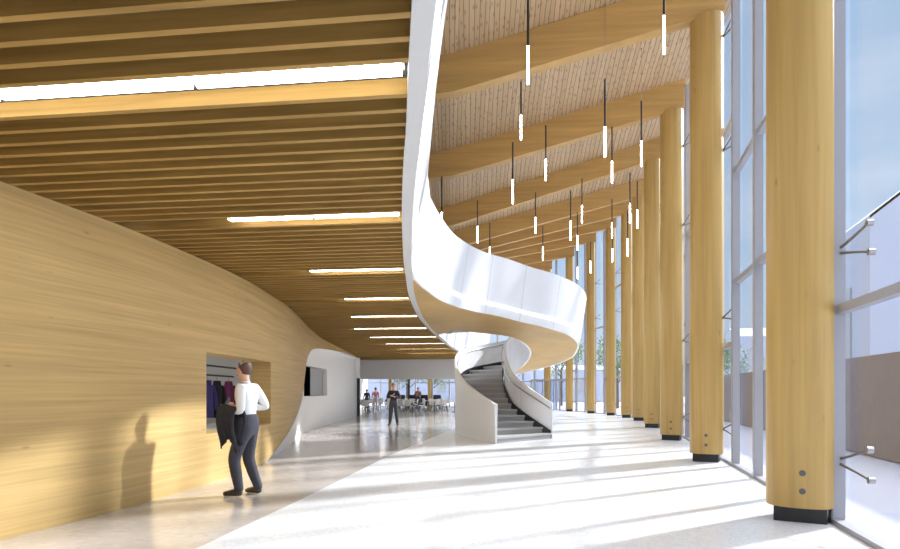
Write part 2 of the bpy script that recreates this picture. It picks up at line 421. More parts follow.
# ------------------------------------------------------------------ columns
FANG = math.atan(.258)
fac_dir = Vector((math.sin(FANG), math.cos(FANG), 0))
for k, (cx, cy) in enumerate(COLS):
    if k < 4: a = FANG
    else:
        p = COLS[k-1]; q = COLS[min(k+1, 9)]; a = math.atan2(q[0]-p[0], q[1]-p[1])
    where = ['nearest and largest round-faced timber column, cut off by the top of the photo, black foot plate',
             'tall timber column standing second from the right with two bolts near its foot',
             'third timber column from the right, standing left of the second one',
             'fourth timber column from the right in the colonnade',
             'fifth timber column from the right, overlapping the fourth in the colonnade',
             'sixth timber column from the right, last before the visible glass gaps begin',
             'seventh timber column from the right, standing free between two glass gaps',
             'eighth timber column from the right, standing between glass gaps',
             'slim distant timber column ninth from the right beside the glass entrance doors',
             'farthest timber column half hidden behind the curved stair soffit'][k]
    a += .26
    t = empty('timber_column', (cx, cy, 0), -a, where, 'column', 'timber columns along the glass wall')
    ra, rb = CR[k]*1.02, CR[k]*.86
    ztop = roof_z(cx, cy, ZTOP[k])-(.80 if k else .02) - .01
    if k == 0: ztop = roof_z(cx, cy)-.03
    seg = 40; V = []; zs = [.16, .17, ztop-.02, ztop]
    for zi, z in enumerate(zs):
        sh = .985 if zi in (0, 3) else 1
        for i in range(seg):
            th = 2*PI*i/seg; c, s = math.cos(th), math.sin(th); e = 2/2.5
            V.append((ra*sh*math.copysign(abs(c)**e, c), rb*sh*math.copysign(abs(s)**e, s), z))
    Fs = [(r*seg+i, r*seg+(i+1) % seg, (r+1)*seg+(i+1) % seg, (r+1)*seg+i) for r in range(3) for i in range(seg)]
    Fs += [tuple(range(seg-1, -1, -1)), tuple(3*seg+i for i in range(seg))]
    mesh_obj('shaft', V, Fs, M['column'], t, True)
    box('foot_plate', (0, 0, .08), (ra*1.52, rb*1.42, .16), M['black'], t)
    for z in (.34, .53):
        bm = bmesh.new(); bm_tube(bm, (.02, -rb-.004, z), (.02, -rb+.02, z), .032, seg=14); bm_tube(bm, (.02, -rb-.012, z), (.02, -rb, z), .016, seg=6)
        b_ = from_bm('bolt', bm, M['bolt'], t, True)

# ------------------------------------------------------------------ glazed facade
def resample(P, start_y, step):
    Q = [Vector((p[0], p[1], 0)) for p in P]; L_ = [0]
    for a, b in zip(Q, Q[1:]): L_.append(L_[-1]+(b-a).length)
    def at(s):
        for i in range(len(Q)-1):
            if L_[i] <= s <= L_[i+1]: return Q[i].lerp(Q[i+1], (s-L_[i])/(L_[i+1]-L_[i]))
        return None
    s0 = (start_y-P[0][1])/math.cos(FANG); s0 -= int(s0/step)*step
    R = []
    s = s0
    while s <= L_[-1]-1e-6: R.append(at(s)); s += step
    return R
MP = resample(FAC, 6.3, 1.683)
tr_cycle = {0: [2.24], 1: [2.24], 2: [3.44, 5.5], 3: [3.44, 5.5], 4: [2.3, 6.6], 5: [2.3, 6.6]}
i0 = min(range(len(MP)), key=lambda i: abs(MP[i].y-6.3))
wn = 0
for i in range(len(MP)-1):
    a, b = MP[i], MP[i+1]
    if b.y < -1.2: continue
    wn += 1; far = a.y > 44
    d = (b-a); ang = math.atan2(d.y, d.x); mid_ = (a+b)/2; ln = d.length
    zt = min(roof_z(a.x, a.y, 11), roof_z(b.x, b.y, 11))-.02
    t = empty('window_%d' % wn, (mid_.x, mid_.y, 0), ang, kind='structure')
    # local x runs along the glass, local y points into the hall
    box('pane', (0, -.02, zt/2+.03), (ln-.02, .02, zt-.08), M['glass'], t)
    box('mullion', (-ln/2, .055, zt/2), (.12, .13, zt), M['mull'], t, bevel=.008)
    box('sill', (0, .05, .025), (ln-.11, .13, .05), M['mull'], t)
    rel = (i-i0) % 6
    rel = {0: 2, 1: 2, 2: 4, 3: 1, 4: 5, 5: 0}[rel] if False else rel
    zl = {5: [2.24, 7.6], 0: [2.24, 6.0], 1: [3.44, 5.5], 2: [3.44, 5.5], 3: [2.3, 6.6], 4: [2.3, 6.6]}[rel]
    if far and a.y > 44: zl = [2.25, 3.6, 6.8]
    for z in zl:
        if z < zt-.3: box('transom', (0, .03, z), (ln-.11, .10, .09), M['mull'], t)

# stainless spider brackets between columns and glass
def bracket(cx, cy, ang, z, label, first=[None]):
    if first[0] is None:
        t = empty('spider_bracket')
        bm = bmesh.new(); bm_tube(bm, (0, 0, -.10), (0, 0, .10), .022, seg=10); bm_tube(bm, (-.12, .05, 0), (.0, 0, 0), .018, seg=8)
        from_bm('hub', bm, M['steel'], t, True)
        for dz, dy in ((.17, -.62), (-.12, -.66)):
            bm = bmesh.new(); prev = Vector((0, 0, 0))
            for q in range(1, 6):
                f = q/5; p = Vector((.13*f, dy*f, dz*(f**1.3))); bm_tube(bm, prev, p, .017-.004*f, .016-.004*f, 8); prev = p
            ar = from_bm('arm', bm, M['arm'], t, True)
            tube('disc', prev+Vector((-.02, 0, 0)), prev+Vector((.035, 0, 0)), .035, M['steel'], ar, seg=14)
        first[0] = t; o = t
    else: o = copy_tree(first[0])
    o.location = (cx, cy, z); o.rotation_euler = (0, 0, -ang); tag(o, label, 'bracket', 'spider brackets behind the timber columns')
zn = {.65: 'lowest', 2.85: 'second lowest', 6.15: 'second highest', 8.4: 'highest'}
for k in range(0, 9):
    cx, cy = COLS[k]; a = FANG
    if k >= 4:
        p = COLS[k-1]; q = COLS[min(k+1, 9)]; a = math.atan2(q[0]-p[0], q[1]-p[1])
    for z in (.65, 2.85, 6.15, 8.4):
        if k == 0 and z > 5.2: continue
        px = cx+math.cos(a)*(CR[k]-.02)*.98; py = cy-math.sin(a)*(CR[k]-.02)
        bracket(px, py, a, z, 'steel V-shaped glass bracket, %s one beside the %s timber column' % (zn[z], ORD[k]))

# ------------------------------------------------------------------ left wall: white wall behind, timber cladding in front
def w1x(y): return interp(W1, y)
def w2x(y): return interp(W2, y)
ZBS = [(0, 11.4), (.06, 12.0), (.34, 13.2), (.62, 14.5), (.90, 15.5), (1.32, 16.5), (2.04, 17.3), (2.41, 17.8), (2.76, 19.3), (3.0, 22.5), (3.14, 26), (3.26, 31.5), (3.30, 33.5)]
ZBS = [tuple(p) for p in catmull(ZBS, 6)]
def zb(y):
    return 0 if y <= 11.4 else max(0, interp(ZBS, y))
def strip_wall(name, ys, xs, cells, mat, parent=None):
    V, Fs = [], []; 
    for y in ys:
        pass
    return None
WIN1 = (8.97, 12.1, .75, 1.98)
WIN2 = (20.7, 25.0, 1.23, 2.32)
def wall_mesh(name, xf, y0, y1, zlow, ztop, win, mat, step=.25):
    ys = sorted(set([round(y0+i*step, 4) for i in range(int((y1-y0)/step)+1)]+[y1, win[0], win[1]]))
    V, Fs, idx = [], [], {}
    def v(x, y, z):
        key = (round(y, 4), round(z, 4))
        if key not in idx: idx[key] = len(V); V.append((x, y, z))
        return idx[key]
    for a, b in zip(ys, ys[1:]):
        inw = a >= win[0]-1e-6 and b <= win[1]+1e-6
        la, lb = zlow(a), zlow(b)
        segs = [(la, lb, win[2], win[2]), (win[2], win[2], win[3], win[3]), (win[3], win[3], ztop, ztop)]
        if min(la, lb) >= win[2]-.02 and not inw: segs = [(la, lb, ztop, ztop)]
        for q, (p0, p1, t0, t1) in enumerate(segs):
            if len(segs) == 3 and q == 1 and inw: continue
            Fs.append((v(xf(a), a, p0), v(xf(b), b, p1), v(xf(b), b, t1), v(xf(a), a, t0)))
    return mesh_obj(name, V, Fs, mat, smooth=True)
clad = wall_mesh('wall_left', w1x, -3, 33.5, zb, ZS-.005, WIN1, M['cladding'])
tag(clad, kind='structure')
W2IN = (WIN2[0], WIN2[1], WIN2[2], WIN2[3])
wl = wall_mesh('wall_left', lambda y: w2x(y)-.02, 12.3, 33.5, lambda y: 0, ZS-.005, W2IN, M['wallwhite'])
tag(wl, kind='structure')
# closing strip under the timber edge
ys = [11.5+i*.25 for i in range(89)]
tag(grid('trim_1', [[(w1x(y)+.006, y, zb(y)-.006), (w1x(y)-.01, y, zb(y)-.03), (w2x(y)-.03, y, zb(y)-.012)] for y in ys], M['white']), kind='structure')
tag(mesh_obj('trim_2', [(w1x(33.5)+.0, 33.5, 3.28), (w2x(33.5)-.3, 33.5, 3.28), (w2x(33.5)-.3, 33.5, ZS), (w1x(33.5), 33.5, ZS)], [(0, 1, 2, 3)], M['cladding']), kind='structure')
# window reveals
def reveal(name, xf, win, depth, mat):
    y0, y1, z0, z1 = win; n_ = 10; R = []
    for i in range(n_+1):
        y = y0+(y1-y0)*i/n_; R.append((xf(y), y))
    V, Fs = [], []
    loop = [(x, y, z0) for x, y in R]+[(x, y, z1) for x, y in reversed(R)]
    V = loop+[(x-depth, y, z) for x, y, z in loop]; q = len(loop)
    Fs = [(i, (i+1) % q, q+(i+1) % q, q+i) for i in range(q)]
    return mesh_obj(name, V, Fs, mat)
t = empty('window_101', (0, 0, 0), 0, kind='structure'); t.name = 'window_90'
reveal('window_frame', w1x, WIN1, .38, M['cladding']).parent = t
tube('frame_post', (w1x(11.25)-.3, 11.25, .76), (w1x(11.25)-.3, 11.25, 1.97), .02, M['cladding'], t, seg=6)
t = empty('window_91', (0, 0, 0), 0, kind='structure')
reveal('window_frame', lambda y: w2x(y)-.02, WIN2, .25, M['wallwhite']).parent = t
mesh_obj('shutter_panel', [(w2x(23.0)-.2, 22.6, 1.24), (w2x(25)-.2, 24.98, 1.24), (w2x(25)-.2, 24.98, 2.31), (w2x(23.0)-.2, 22.6, 2.31)], [(0, 1, 2, 3)], M['grey'], t)
# cloakroom behind the first window, kitchen behind the second
def room(name, x0, x1, y0, y1, mat):
    V = [(x0, y0, 0), (x1, y0, 0), (x1, y1, 0), (x0, y1, 0), (x0, y0, 3.3), (x1, y0, 3.3), (x1, y1, 3.3), (x0, y1, 3.3)]
    # open towards the hall (x1 side)
    return tag(mesh_obj(name, V, [(0, 1, 2, 3), (4, 7, 6, 5), (0, 4, 5, 1), (3, 2, 6, 7), (0, 3, 7, 4)], mat), kind='structure')
room('wall_cloakroom', -7.2, -4.08, 7.6, 13.2, M['wallwhite'])
room('wall_kitchen', -8.5, -5.32, 19.0, 27.5, M['kitchen'])
lt = box('cloakroom_fill_light', (-5.6, 10.2, 3.24), (1.4, .5, .06), M['fill_lamp']); tag(lt, 'flat unseen fill light added inside the cloakroom above the coat rail', 'light')  # unseen lamp added to brighten the cloakroom
# far end of the left wall: dark post and the wall running away
post = box('dark_post', (-5.13, 33.62, 1.08), (.16, .14, 2.14), M['black']); tag(post, 'slim black post at the end of the white wall beside the cafe opening', 'post')
tag(box('wall_back', (-1.6, 36.9, 2.75), (9.8, .2, 1.16), M['wallwhite']), kind='structure')
tag(box('wall_side', (-8.0, 45.2, 1.66), (.2, 24.5, 3.3), M['wallwhite']), kind='structure')
tag(box('rear_light_blocker', (-3.0, -1.6, 4.3), (10.4, .25, 8.6), M['rear']), kind='structure')  # unseen screen added behind the camera, keeps light off the slat faces
tag(box('wall_side', (-7.3, 33.9, 1.66), (4.4, .2, 3.28), M['wallwhite']), kind='structure')
tag(box('ceiling', (-2.2, 46.2, 3.3), (11.6, 18.4, .2), M['wallwhite']), kind='structure')
tag(box('wall_upper', (-8.0, 22, 6.0), (.25, 62, 4.9), M['wallwhite']), kind='structure')

# ------------------------------------------------------------------ slatted ceiling
SK = .1165
def ex(y): return interp(EDGE, y)
V, Fs = [], []
def add_bar(y0, wd, z0, z1, xl, xr):
    b = len(V)
    for x in (xl, xr):
        for yy, z in ((y0, z0), (y0+wd, z0), (y0+wd, z1), (y0, z1)): V.append((x, yy-SK*x, z))
    for q in range(4): Fs.append((b+q, b+(q+1) % 4, b+4+(q+1) % 4, b+4+q))
    Fs.append((b+3, b+2, b+1, b)); Fs.append((b+4, b+5, b+6, b+7))
lights = []
kk = -34
while True:
    y0 = 3.91+.21*kk
    if y0 > 36.0: break
    if (kk+1) % 14 == 0:
        lights.append(y0-.21)      # the slat in this place is left out for a light
    else:
        xr = ex(y0-SK*ex(y0))+.02
        add_bar(y0, .05, ZS, 3.445, -7.8, xr)
    kk += 1
sl = mesh_obj('ceiling', V, Fs, M['slat']); sl.name = 'ceiling_slats'; tag(sl, kind='structure')
# upper floor slab over the slats
V = []; Fs = []
ysl = [-3+i*.5 for i in range(79)]+[36.7]
for y in ysl:
    x = ex(y)+.10
    V += [(-7.9, y, 3.445), (x, y, 3.445), (x, y, ZF-.02), (-7.9, y, ZF-.02)]
for i in range(len(ysl)-1):
    a = i*4
    for q in range(4): Fs.append((a+q, a+(q+1) % 4, a+4+(q+1) % 4, a+4+q))
tag(mesh_obj('floor_upper', V, Fs, M['dark']), kind='structure')
LN = ['first', 'second', 'third', 'fourth', 'fifth', 'sixth', 'seventh', 'eighth', 'ninth', 'tenth', 'eleventh', 'twelfth']
li = 0
for y0 in lights:
    if y0 < 3.2 or y0 > 31: continue
    yl = y0+.105
    xr = ex(yl)-.03
    xl = {0: -4.4, 1: -2.55, 2: -2.3, 3: -2.25, 4: -2.6, 5: -3.0, 6: -2.9}.get(li, -2.9+.25*(li-6))
    t = empty('ceiling_light', (0, 0, 0), 0, 'long white linear light between the ceiling slats, %s row counting from the viewer' % LN[min(li, 11)], 'ceiling light', 'linear lights in the slatted ceiling')
    nseg = max(1, round((xr-xl)/1.2)); sw = (xr-xl)/nseg
    for q in range(nseg):
        a, b = xl+q*sw+.018, xl+(q+1)*sw-.018
        V = []; 
        for x in (a, b):
            for yy, z in ((yl, ZS+.012), (yl+.115, ZS+.012), (yl+.115, ZS+.05), (yl, ZS+.05)): V.append((x, yy-SK*x, z))
        mesh_obj('diffuser', V, [(0, 1, 5, 4), (1, 2, 6, 5), (2, 3, 7, 6), (3, 0, 4, 7), (3, 2, 1, 0), (4, 5, 6, 7)], M['lamp'], t)
    V = []
    for x in (xl, xr):
        for yy, z in ((yl-.008, ZS+.051), (yl+.123, ZS+.051), (yl+.123, ZS+.10), (yl-.008, ZS+.10)): V.append((x, yy-SK*x, z))
    mesh_obj('housing', V, [(0, 1, 5, 4), (1, 2, 6, 5), (2, 3, 7, 6), (3, 0, 4, 7), (3, 2, 1, 0), (4, 5, 6, 7)], M['bolt'], t)
    li += 1

# ------------------------------------------------------------------ upper floor edge and spiral stair
# rows of the walking surface, from the floor up: z, outer xy, inner xy
ROWS = [(0.0, 1.20, 15.90, 3.03, 17.80), (.25, .85, 16.9, 2.68, 17.95), (.55, .52, 18.1, 2.28, 18.30), (.85, .30, 19.2, 2.00, 18.95),
        (1.30, .18, 20.5, 1.86, 19.8), (1.70, .26, 21.6, 1.86, 20.6), (2.00, .62, 22.6, 1.92, 21.2), (2.20, 1.3, 23.5, 2.05, 21.6),
        (2.40, 2.3, 24.0, 2.30, 21.9), (2.58, 3.25, 23.7, 2.56, 21.95), (2.76, 3.95, 22.7, 2.74, 21.7), (2.93, 4.28, 21.2, 2.82, 21.2),
        (3.08, 4.18, 19.7, 2.78, 20.5), (3.22, 3.95, 18.4, 2.62, 19.9), (3.36, 3.42, 17.15, 2.35, 19.45), (3.48, 2.65, 16.25, 2.0, 19.2),
        (3.58, 1.9, 15.75, 1.6, 19.4), (3.66, 1.27, 15.2, 1.1, 19.6), (3.70, .56, 14.5, .40, 19.35), (3.70, -.10, 13.07, -.25, 18.7), (3.70, -.44, 11.5, -.58, 17.2), (3.70, -.60, 10.4, -.69, 13.5)]
RS = catmull(ROWS, 6)
for r in RS: r[0] = min(max(r[0], 0), 3.70)
def soff(z):     # underside of the flight for a walking level z
    if z <= 2.05: return 0.0
    if z >= 2.35: return z-.36
    return (z-2.05)/.30*(2.35-.36)
stair = empty('spiral_staircase', (2.0, 20.0, 0), 0, 'white curved spiral staircase with timber underside sweeping up to the upper floor', 'staircase')
OFFS = Vector((2.0, 20.0, 0))
def loc(p): return (p[0]-OFFS.x, p[1]-OFFS.y, p[2])

def rail_path_section(P, side_sign, name_body, body_mat, parent, off, zlow_f, tilt_f, led=True, height=1.05, led_drop=None):
    """P rows (x, y, z): walking edge; the wall stands on it and leans out to side_sign*right hand"""
    n_ = len(P); T = []
    for i in range(n_):
        a = Vector(P[max(0, i-1)][:2]); b = Vector(P[min(n_-1, i+1)][:2]); t = (b-a).normalized(); T.append(Vector((t.y, -t.x, 0))*side_sign)
    body, leds, cap, U = [], [], [], []; acc = 0
    for i, p in enumerate(P):
        if i: acc += (Vector(p)-Vector(P[i-1])).length
        q = Vector((p[0], p[1], 0))-off; z = p[2]; zl = zlow_f(z); w_ = tilt_f(i, z); nn = T[i]; dz = .11*min(1, max(0, (i-led_drop)/14)) if led_drop is not None and z > 3.0 else 0
        a0 = q+Vector((0, 0, zl)); mid_z = z-dz
        a1 = q+nn*(.05*w_+.0)+Vector((0, 0, max(mid_z, zl+.01)))
        top_o = q+nn*(.24*w_+.02)+Vector((0, 0, z+height)); top_i = top_o-nn*.09
        in1 = q-nn*.05+Vector((0, 0, max(mid_z, zl+.01))); in0 = q-nn*.05+Vector((0, 0, zl))
        body.append([a1, top_o, top_i, in1, in0, a0]); U.append([(acc, 0)]*6)
        ww = .030
        leds.append([a1+nn*.012+Vector((0, 0, -ww)), a1+nn*.030+Vector((0, 0, 0)), a1+nn*.012+Vector((0, 0, ww)), a1-nn*.005])
    return body, leds, U

# --- outer line: from the near upper floor edge, over the bridge and down to the foot
near = [(interp(EDGE, y)+.12, y, 3.70) for y in (-1.4, -.2, 1, 2, 3, 3.54, 4.3, 5.0, 6, 7.26, 8.2)]
outer_b = [(r[1], r[2], r[0]) for r in RS][::-1]
join = [p for p in outer_b]
path_pts = near + [(-.605, 9.3, 3.70)]
full = [tuple(p) for p in catmull(path_pts, 3)] + join
near_n = len([p for p in full if p[1] <= 10.0 and p[0] < 0.5 and p[2] >= 3.69])
def tilt_outer(i, z): return 1.0 if z > 3.3 else (0.0 if z < 2.6 else (z-2.6)/.7)
# near part = the edge of the upper floor (its own thing); the rest belongs to the stair
cut = next(i for i, p in enumerate(full) if p[1] > 8.6)
edge_t = empty('mezzanine_balustrade', (0, 0, 0), 0, 'white upper floor edge with glowing light line sweeping down from the top of the photo', 'balustrade')
def build_run(P, sign, parent, off, tilt, zlow=soff, bname='balustrade', led_rng=None, mat=None, height=1.05, led_drop=None):
    body, leds, U = rail_path_section(P, sign, bname, None, parent, off, zlow, tilt, height=height, led_drop=led_drop)
    o = grid(bname, body, mat or M['panel'], parent, smooth=True, close=True, caps=True, uvs=U)
    fixn(o)
    if led_rng: 
        a, b = led_rng
        e = grid('light_strip', leds[a:b], M['led'], parent, smooth=True, close=True, caps=True); fixn(e)
    return o
def fixn(o):
    bm = bmesh.new(); bm.from_mesh(o.data); bmesh.ops.recalc_face_normals(bm, faces=bm.faces); bm.to_mesh(o.data); bm.free()
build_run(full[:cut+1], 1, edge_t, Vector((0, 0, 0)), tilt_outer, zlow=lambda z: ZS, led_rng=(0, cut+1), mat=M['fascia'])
# flat white trim under the edge, between slats and fascia
def trim_run(ys, wfun):
    R = []
    for y in ys:
        x = ex(y); wd = wfun(y); R.append([(x, y, ZS-.01), (x+wd, y, ZS-.01), (x+wd, y, ZF-.02), (x, y, ZF-.02)])
    return R
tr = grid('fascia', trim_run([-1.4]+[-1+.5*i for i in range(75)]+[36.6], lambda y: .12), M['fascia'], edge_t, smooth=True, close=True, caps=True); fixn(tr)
rest = full[cut:]
zled = [i for i, p in enumerate(rest) if p[2] > 3.25]
ob = build_run(rest, 1, stair, OFFS, tilt_outer, bname='outer_balustrade', led_rng=(0, zled[-1]+1), led_drop=3)
ob.data.materials.append(M['white'])
zc = [p[2] for p in rest]
for p in ob.data.polygons:
    ring_i = min(p.vertices)//6
    if len(p.vertices) == 4 and zc[min(ring_i, len(zc)-1)] < 2.9: p.material_index = 1

# --- inner line
inner_b = [(r[3], r[4], r[0]) for r in RS]
cuti = next(i for i, p in enumerate(inner_b) if p[2] >= 3.66)
inner_s = inner_b[:cuti+4]
tailpts = [(inner_s[-1][0], inner_s[-1][1], 3.7), (.35, 19.75, 3.7), (-.15, 20.0, 3.7), (-.42, 20.6, 3.7), (-.40, 21.8, 3.7), (-.23, 22.5, 3.7)]
tail = catmull(tailpts, 5)[1:]
build_run(inner_s+[tuple(p) for p in tail], -1, stair, OFFS, lambda i, z: 0, bname='inner_balustrade')
# far run of the upper floor edge behind the bridge
fp = [(interp(EDGE, y)+.13, y, 3.7) for y in (22.5, 23.5, 25, 26.5, 28, 29.5, 31, 32.5, 33.8, 34.6)]
far_t = empty('mezzanine_balustrade', (0, 0, 0), 0, 'distant white upper floor balustrade seen through the gap under the curved bridge', 'balustrade')
build_run([tuple(p) for p in catmull(fp, 3)], 1, far_t, Vector((0, 0, 0)), lambda i, z: .6, zlow=lambda z: ZS, bname='panel_run')
far_t.children[0].name = 'panel_run'

# --- timber soffit and bridge deck
sr, dk, ld = [], [], []
for r in RS:
    if r[0] < 2.36: continue
    o_, i_ = Vector((r[1], r[2], r[0]-.355)), Vector((r[3], r[4], r[0]-.355))
    row = []
    for q in range(9):
        f = q/8; p = o_.lerp(i_, f); row.append(loc((p.x, p.y, p.z)))
    sr.append(row)
so = grid('soffit', sr, M['soffit'], stair, smooth=True)
pr = []
for q in range(43):
    y = 9.7+q*.25; x = ex(y)+.112; pr.append([loc((x, y, 3.343)), loc((x+min(.5, .005+max(0, y-10.1)*.15), y, 3.343))])
grid('soffit', pr, M['soffit'], stair, smooth=True)
dk = [[loc((r[1], r[2], r[0]-.02)), loc((r[3], r[4], r[0]-.02))] for r in RS if r[0] > 3.5]
grid('landing', dk, M['tread'], stair, smooth=False)
# end plate that closes the flight where the soffit meets the floor run
# --- steps
def row_at(z):
    for a, b in zip(RS, RS[1:]):
        if a[0] <= z <= b[0] and b[0] > a[0]:
            t_ = (z-a[0])/(b[0]-a[0]); return [u_+(v_-u_)*t_ for u_, v_ in zip(a, b)]
NR = 21; RH = 3.55/NR
def shrink(o_, i_, m_=.055):
    d_ = (i_-o_).normalized(); return o_+d_*m_, i_-d_*m_
for s in range(NR):
    ra_, rb_ = row_at(s*RH), row_at((s+1)*RH)
    o1, i1 = shrink(Vector(ra_[1:3]), Vector(ra_[3:5])); o2, i2 = shrink(Vector(rb_[1:3]), Vector(rb_[3:5]))
    zt = (s+1)*RH; z0 = zt-RH-.02 if s else 0.0
    fo = (o2-o1); fi = (i2-i1)
    n1 = o1-fo.normalized()*.03; n2 = i1-fi.normalized()*.03
    V = [loc((p.x, p.y, z)) for z in (zt-.05, zt) for p in (n1, n2, i2+fi*.05, o2+fo*.05)]
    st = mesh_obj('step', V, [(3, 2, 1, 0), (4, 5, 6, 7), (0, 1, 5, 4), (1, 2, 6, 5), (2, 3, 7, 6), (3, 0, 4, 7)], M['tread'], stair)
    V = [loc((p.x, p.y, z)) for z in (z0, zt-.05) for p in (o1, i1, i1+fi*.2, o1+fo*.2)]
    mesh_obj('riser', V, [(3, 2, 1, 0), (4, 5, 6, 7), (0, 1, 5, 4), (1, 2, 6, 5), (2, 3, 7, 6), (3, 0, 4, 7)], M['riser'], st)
# black skirting on both sides of the flight
def skirt(idx, sgn):
    R = []
    for r in RS:
        if r[0] > 3.5: break
        o_, i_ = Vector(r[1:3]), Vector(r[3:5]); d_ = (i_-o_).normalized()
        p = (o_+d_*.052) if idx == 0 else (i_-d_*.052); q = p+d_*.022*(1 if idx == 0 else -1)
        zb_ = max(0.0, r[0]-.10); zt_ = r[0]+.24
        R.append([loc((p.x, p.y, zb_)), loc((q.x, q.y, zb_)), loc((q.x, q.y, zt_)), loc((p.x, p.y, zt_))])
    o = grid('skirting', R, M['black'], stair, smooth=False, close=True, caps=True); fixn(o)
skirt(0, 1); skirt(1, 1)
# handrail along the inner wall, stair side, with an outer groove line
def rail(idx, h, off_, name, mat, r_=.02, zmax=3.4):
    R = []
    for r in RS:
        if r[0] > zmax: break
        o_, i_ = Vector(r[1:3]), Vector(r[3:5]); d_ = (i_-o_).normalized()
        p = (o_+d_*off_) if idx == 0 else (i_-d_*off_)
        ring = []
        for q in range(8):
            th = q*PI/4; e = p+d_*math.cos(th)*r_; ring.append(loc((e.x, e.y, r[0]+h+math.sin(th)*r_)))
        R.append(ring)
    o = grid(name, R, mat, stair, smooth=True, close=True, caps=True); fixn(o)
rail(1, .90, .10, 'handrail', M['steel']); rail(0, .90, .10, 'handrail', M['steel'])

# ------------------------------------------------------------------ pendants
def P3(x, y, d): return Vector(((x-450)*d/F, d, EYE+(392-y)*d/F))
PEND = [(528, 84, 9.5, 'nearest light rod, beside the white upper floor edge'),
        (664, 54, 9.5, 'large light rod at the top left of the second timber column'),
        (521, 140, 14.4, 'light rod directly below the nearest rod'),
        (605, 157, 12.0, 'long light rod hanging alone in the centre of the ceiling planks'),
        (641.4, 166, 14.4, 'light rod hanging just left of the third timber column'),
        (545.8, 180.5, 17.0, 'light rod hanging midway between the nearest and the long central rod'),
        (512.8, 203.5, 15.3, 'light rod highest above the left part of the curved bridge'),
        (612, 183, 16.6, 'light rod right below the long central rod'),
        (582, 223, 21.0, 'slim light rod hanging between the fifth and sixth roof beams'),
        (570.6, 240, 19.0, 'light rod hanging over the right end of the curved balustrade'),
        (535.6, 233, 23.0, 'light rod hanging before the fifth roof beam above the bridge'),
        (542.9, 260, 27.5, 'small light rod just above the curved balustrade rim'),
        (477.5, 243, 22.0, 'light rod half hidden by the balustrade left of centre'),
        (630, 223, 18.6, 'light rod hanging left of the fifth timber column'),
        (637.3, 210+18, 20.0, 'warm light rod hanging in front of the fourth timber column'),
        (627.7, 256, 20.5, 'low light rod hanging in front of the sixth timber column'),
        (612.0, 238, 24, 'upper of two light rods lined up before the seventh timber column'),
        (612.4, 262, 27, 'lower of two light rods lined up before the seventh timber column'),
        (590.5, 273, 30, 'small distant light rod in front of the eighth timber column'),
        (577.4, 250, 25, 'light rod hanging at the balustrade end over a glass gap'),
        (577.6, 279, 30, 'lowest distant light rod showing beyond the balustrade end'),
        (441.8, 235, 16, 'black light rod stem hidden by the balustrade beside the upper floor edge'),
        (489.8, 262, 24, 'black light rod stem behind the balustrade, left of the bridge middle')]
proto = None
for x, y, d, lab in PEND:
    b = P3(x, y, d); zt = roof_z(b.x, b.y, 9)-.01
    bp = b
    t = empty('pendant_light', (bp.x, bp.y, bp.z), 0, 'slim black pendant, ' + lab, 'pendant light', 'hanging rod lights')
    H = zt-bp.z
    tube('light_tube', (0, 0, 0), (0, 0, .60), .017, M['tube'], t, seg=10)
    tube('rod', (0, 0, .60), (0, 0, min(H-.05, 1.56)), .020, M['black'], t, seg=8)
    if H > 1.6: tube('wire', (0, 0, 1.56), (0, 0, H-.03), .003, M['steel'], t, seg=5)
    tube('canopy', (0, 0, H-.03), (0, 0, H), .018, M['steel'], t, seg=12)

# ------------------------------------------------------------------ people
def skin_data(V, E, mat_i, sub=2):
    """V: (co, r); returns evaluated mesh data"""
    me = bpy.data.meshes.new('tmp'); me.from_pydata([v[0] for v in V], E, [])
    o = bpy.data.objects.new('tmp', me); COL.objects.link(o)
    md = o.modifiers.new('s', 'SKIN'); md.use_smooth_shade = True
    for i, v in enumerate(V):
        r = v[1] if isinstance(v[1], tuple) else (v[1], v[1])
        me.skin_vertices[0].data[i].radius = r
    me.skin_vertices[0].data[0].use_root = True
    sb = o.modifiers.new('u', 'SUBSURF'); sb.levels = sub; sb.render_levels = sub
    dg = bpy.context.evaluated_depsgraph_get(); dg.update()
    r = bpy.data.meshes.new_from_object(o.evaluated_get(dg))
    bpy.data.objects.remove(o); bpy.data.meshes.remove(me)
    return r
def skinned(name, chains, mat, parent, sub=2):
    """chains: list of (V, E); merged into one mesh"""
    bm = bmesh.new()
    for V, E in chains:
        r = skin_data(V, E, 0, sub); bm.from_mesh(r); bpy.data.meshes.remove(r)
    return from_bm(name, bm, mat, parent, True)
def chain(P): return P, [(i, i+1) for i in range(len(P)-1)]

def hand(wr, d, curl, side, s=1.0):
    """palm and five fingers; wr wrist, d direction, curl towards"""
    d = Vector(d).normalized(); c = Vector(curl).normalized(); w_ = d.cross(c).normalized()*side; wr = Vector(wr); R = []
    R.append(chain([(wr, .024*s), (wr+d*.04*s, (.036*s, .018*s)), (wr+d*.085*s, (.038*s, .016*s))]))
    for k, (o_, l_) in enumerate(((-.030, .068), (-.010, .078), (.010, .072), (.029, .056))):
        b0 = wr+d*.07*s+w_*o_*s
        p1 = b0+d*l_*.45*s+c*.006*s; p2 = p1+(d*.7+c*.7)*l_*.35*s; p3 = p2+(d*.3+c*.95)*l_*.3*s
        R.append(chain([(b0, .0095*s), (p1, .009*s), (p2, .008*s), (p3, .0068*s)]))
    b0 = wr+d*.025*s-w_*.028*s
    R.append(chain([(b0, .012*s), (b0+(d*.5-w_*.8)*.035*s, .0105*s), (b0+(d*.9-w_*.75+c*.4)*.055*s, .009*s)]))
    return R

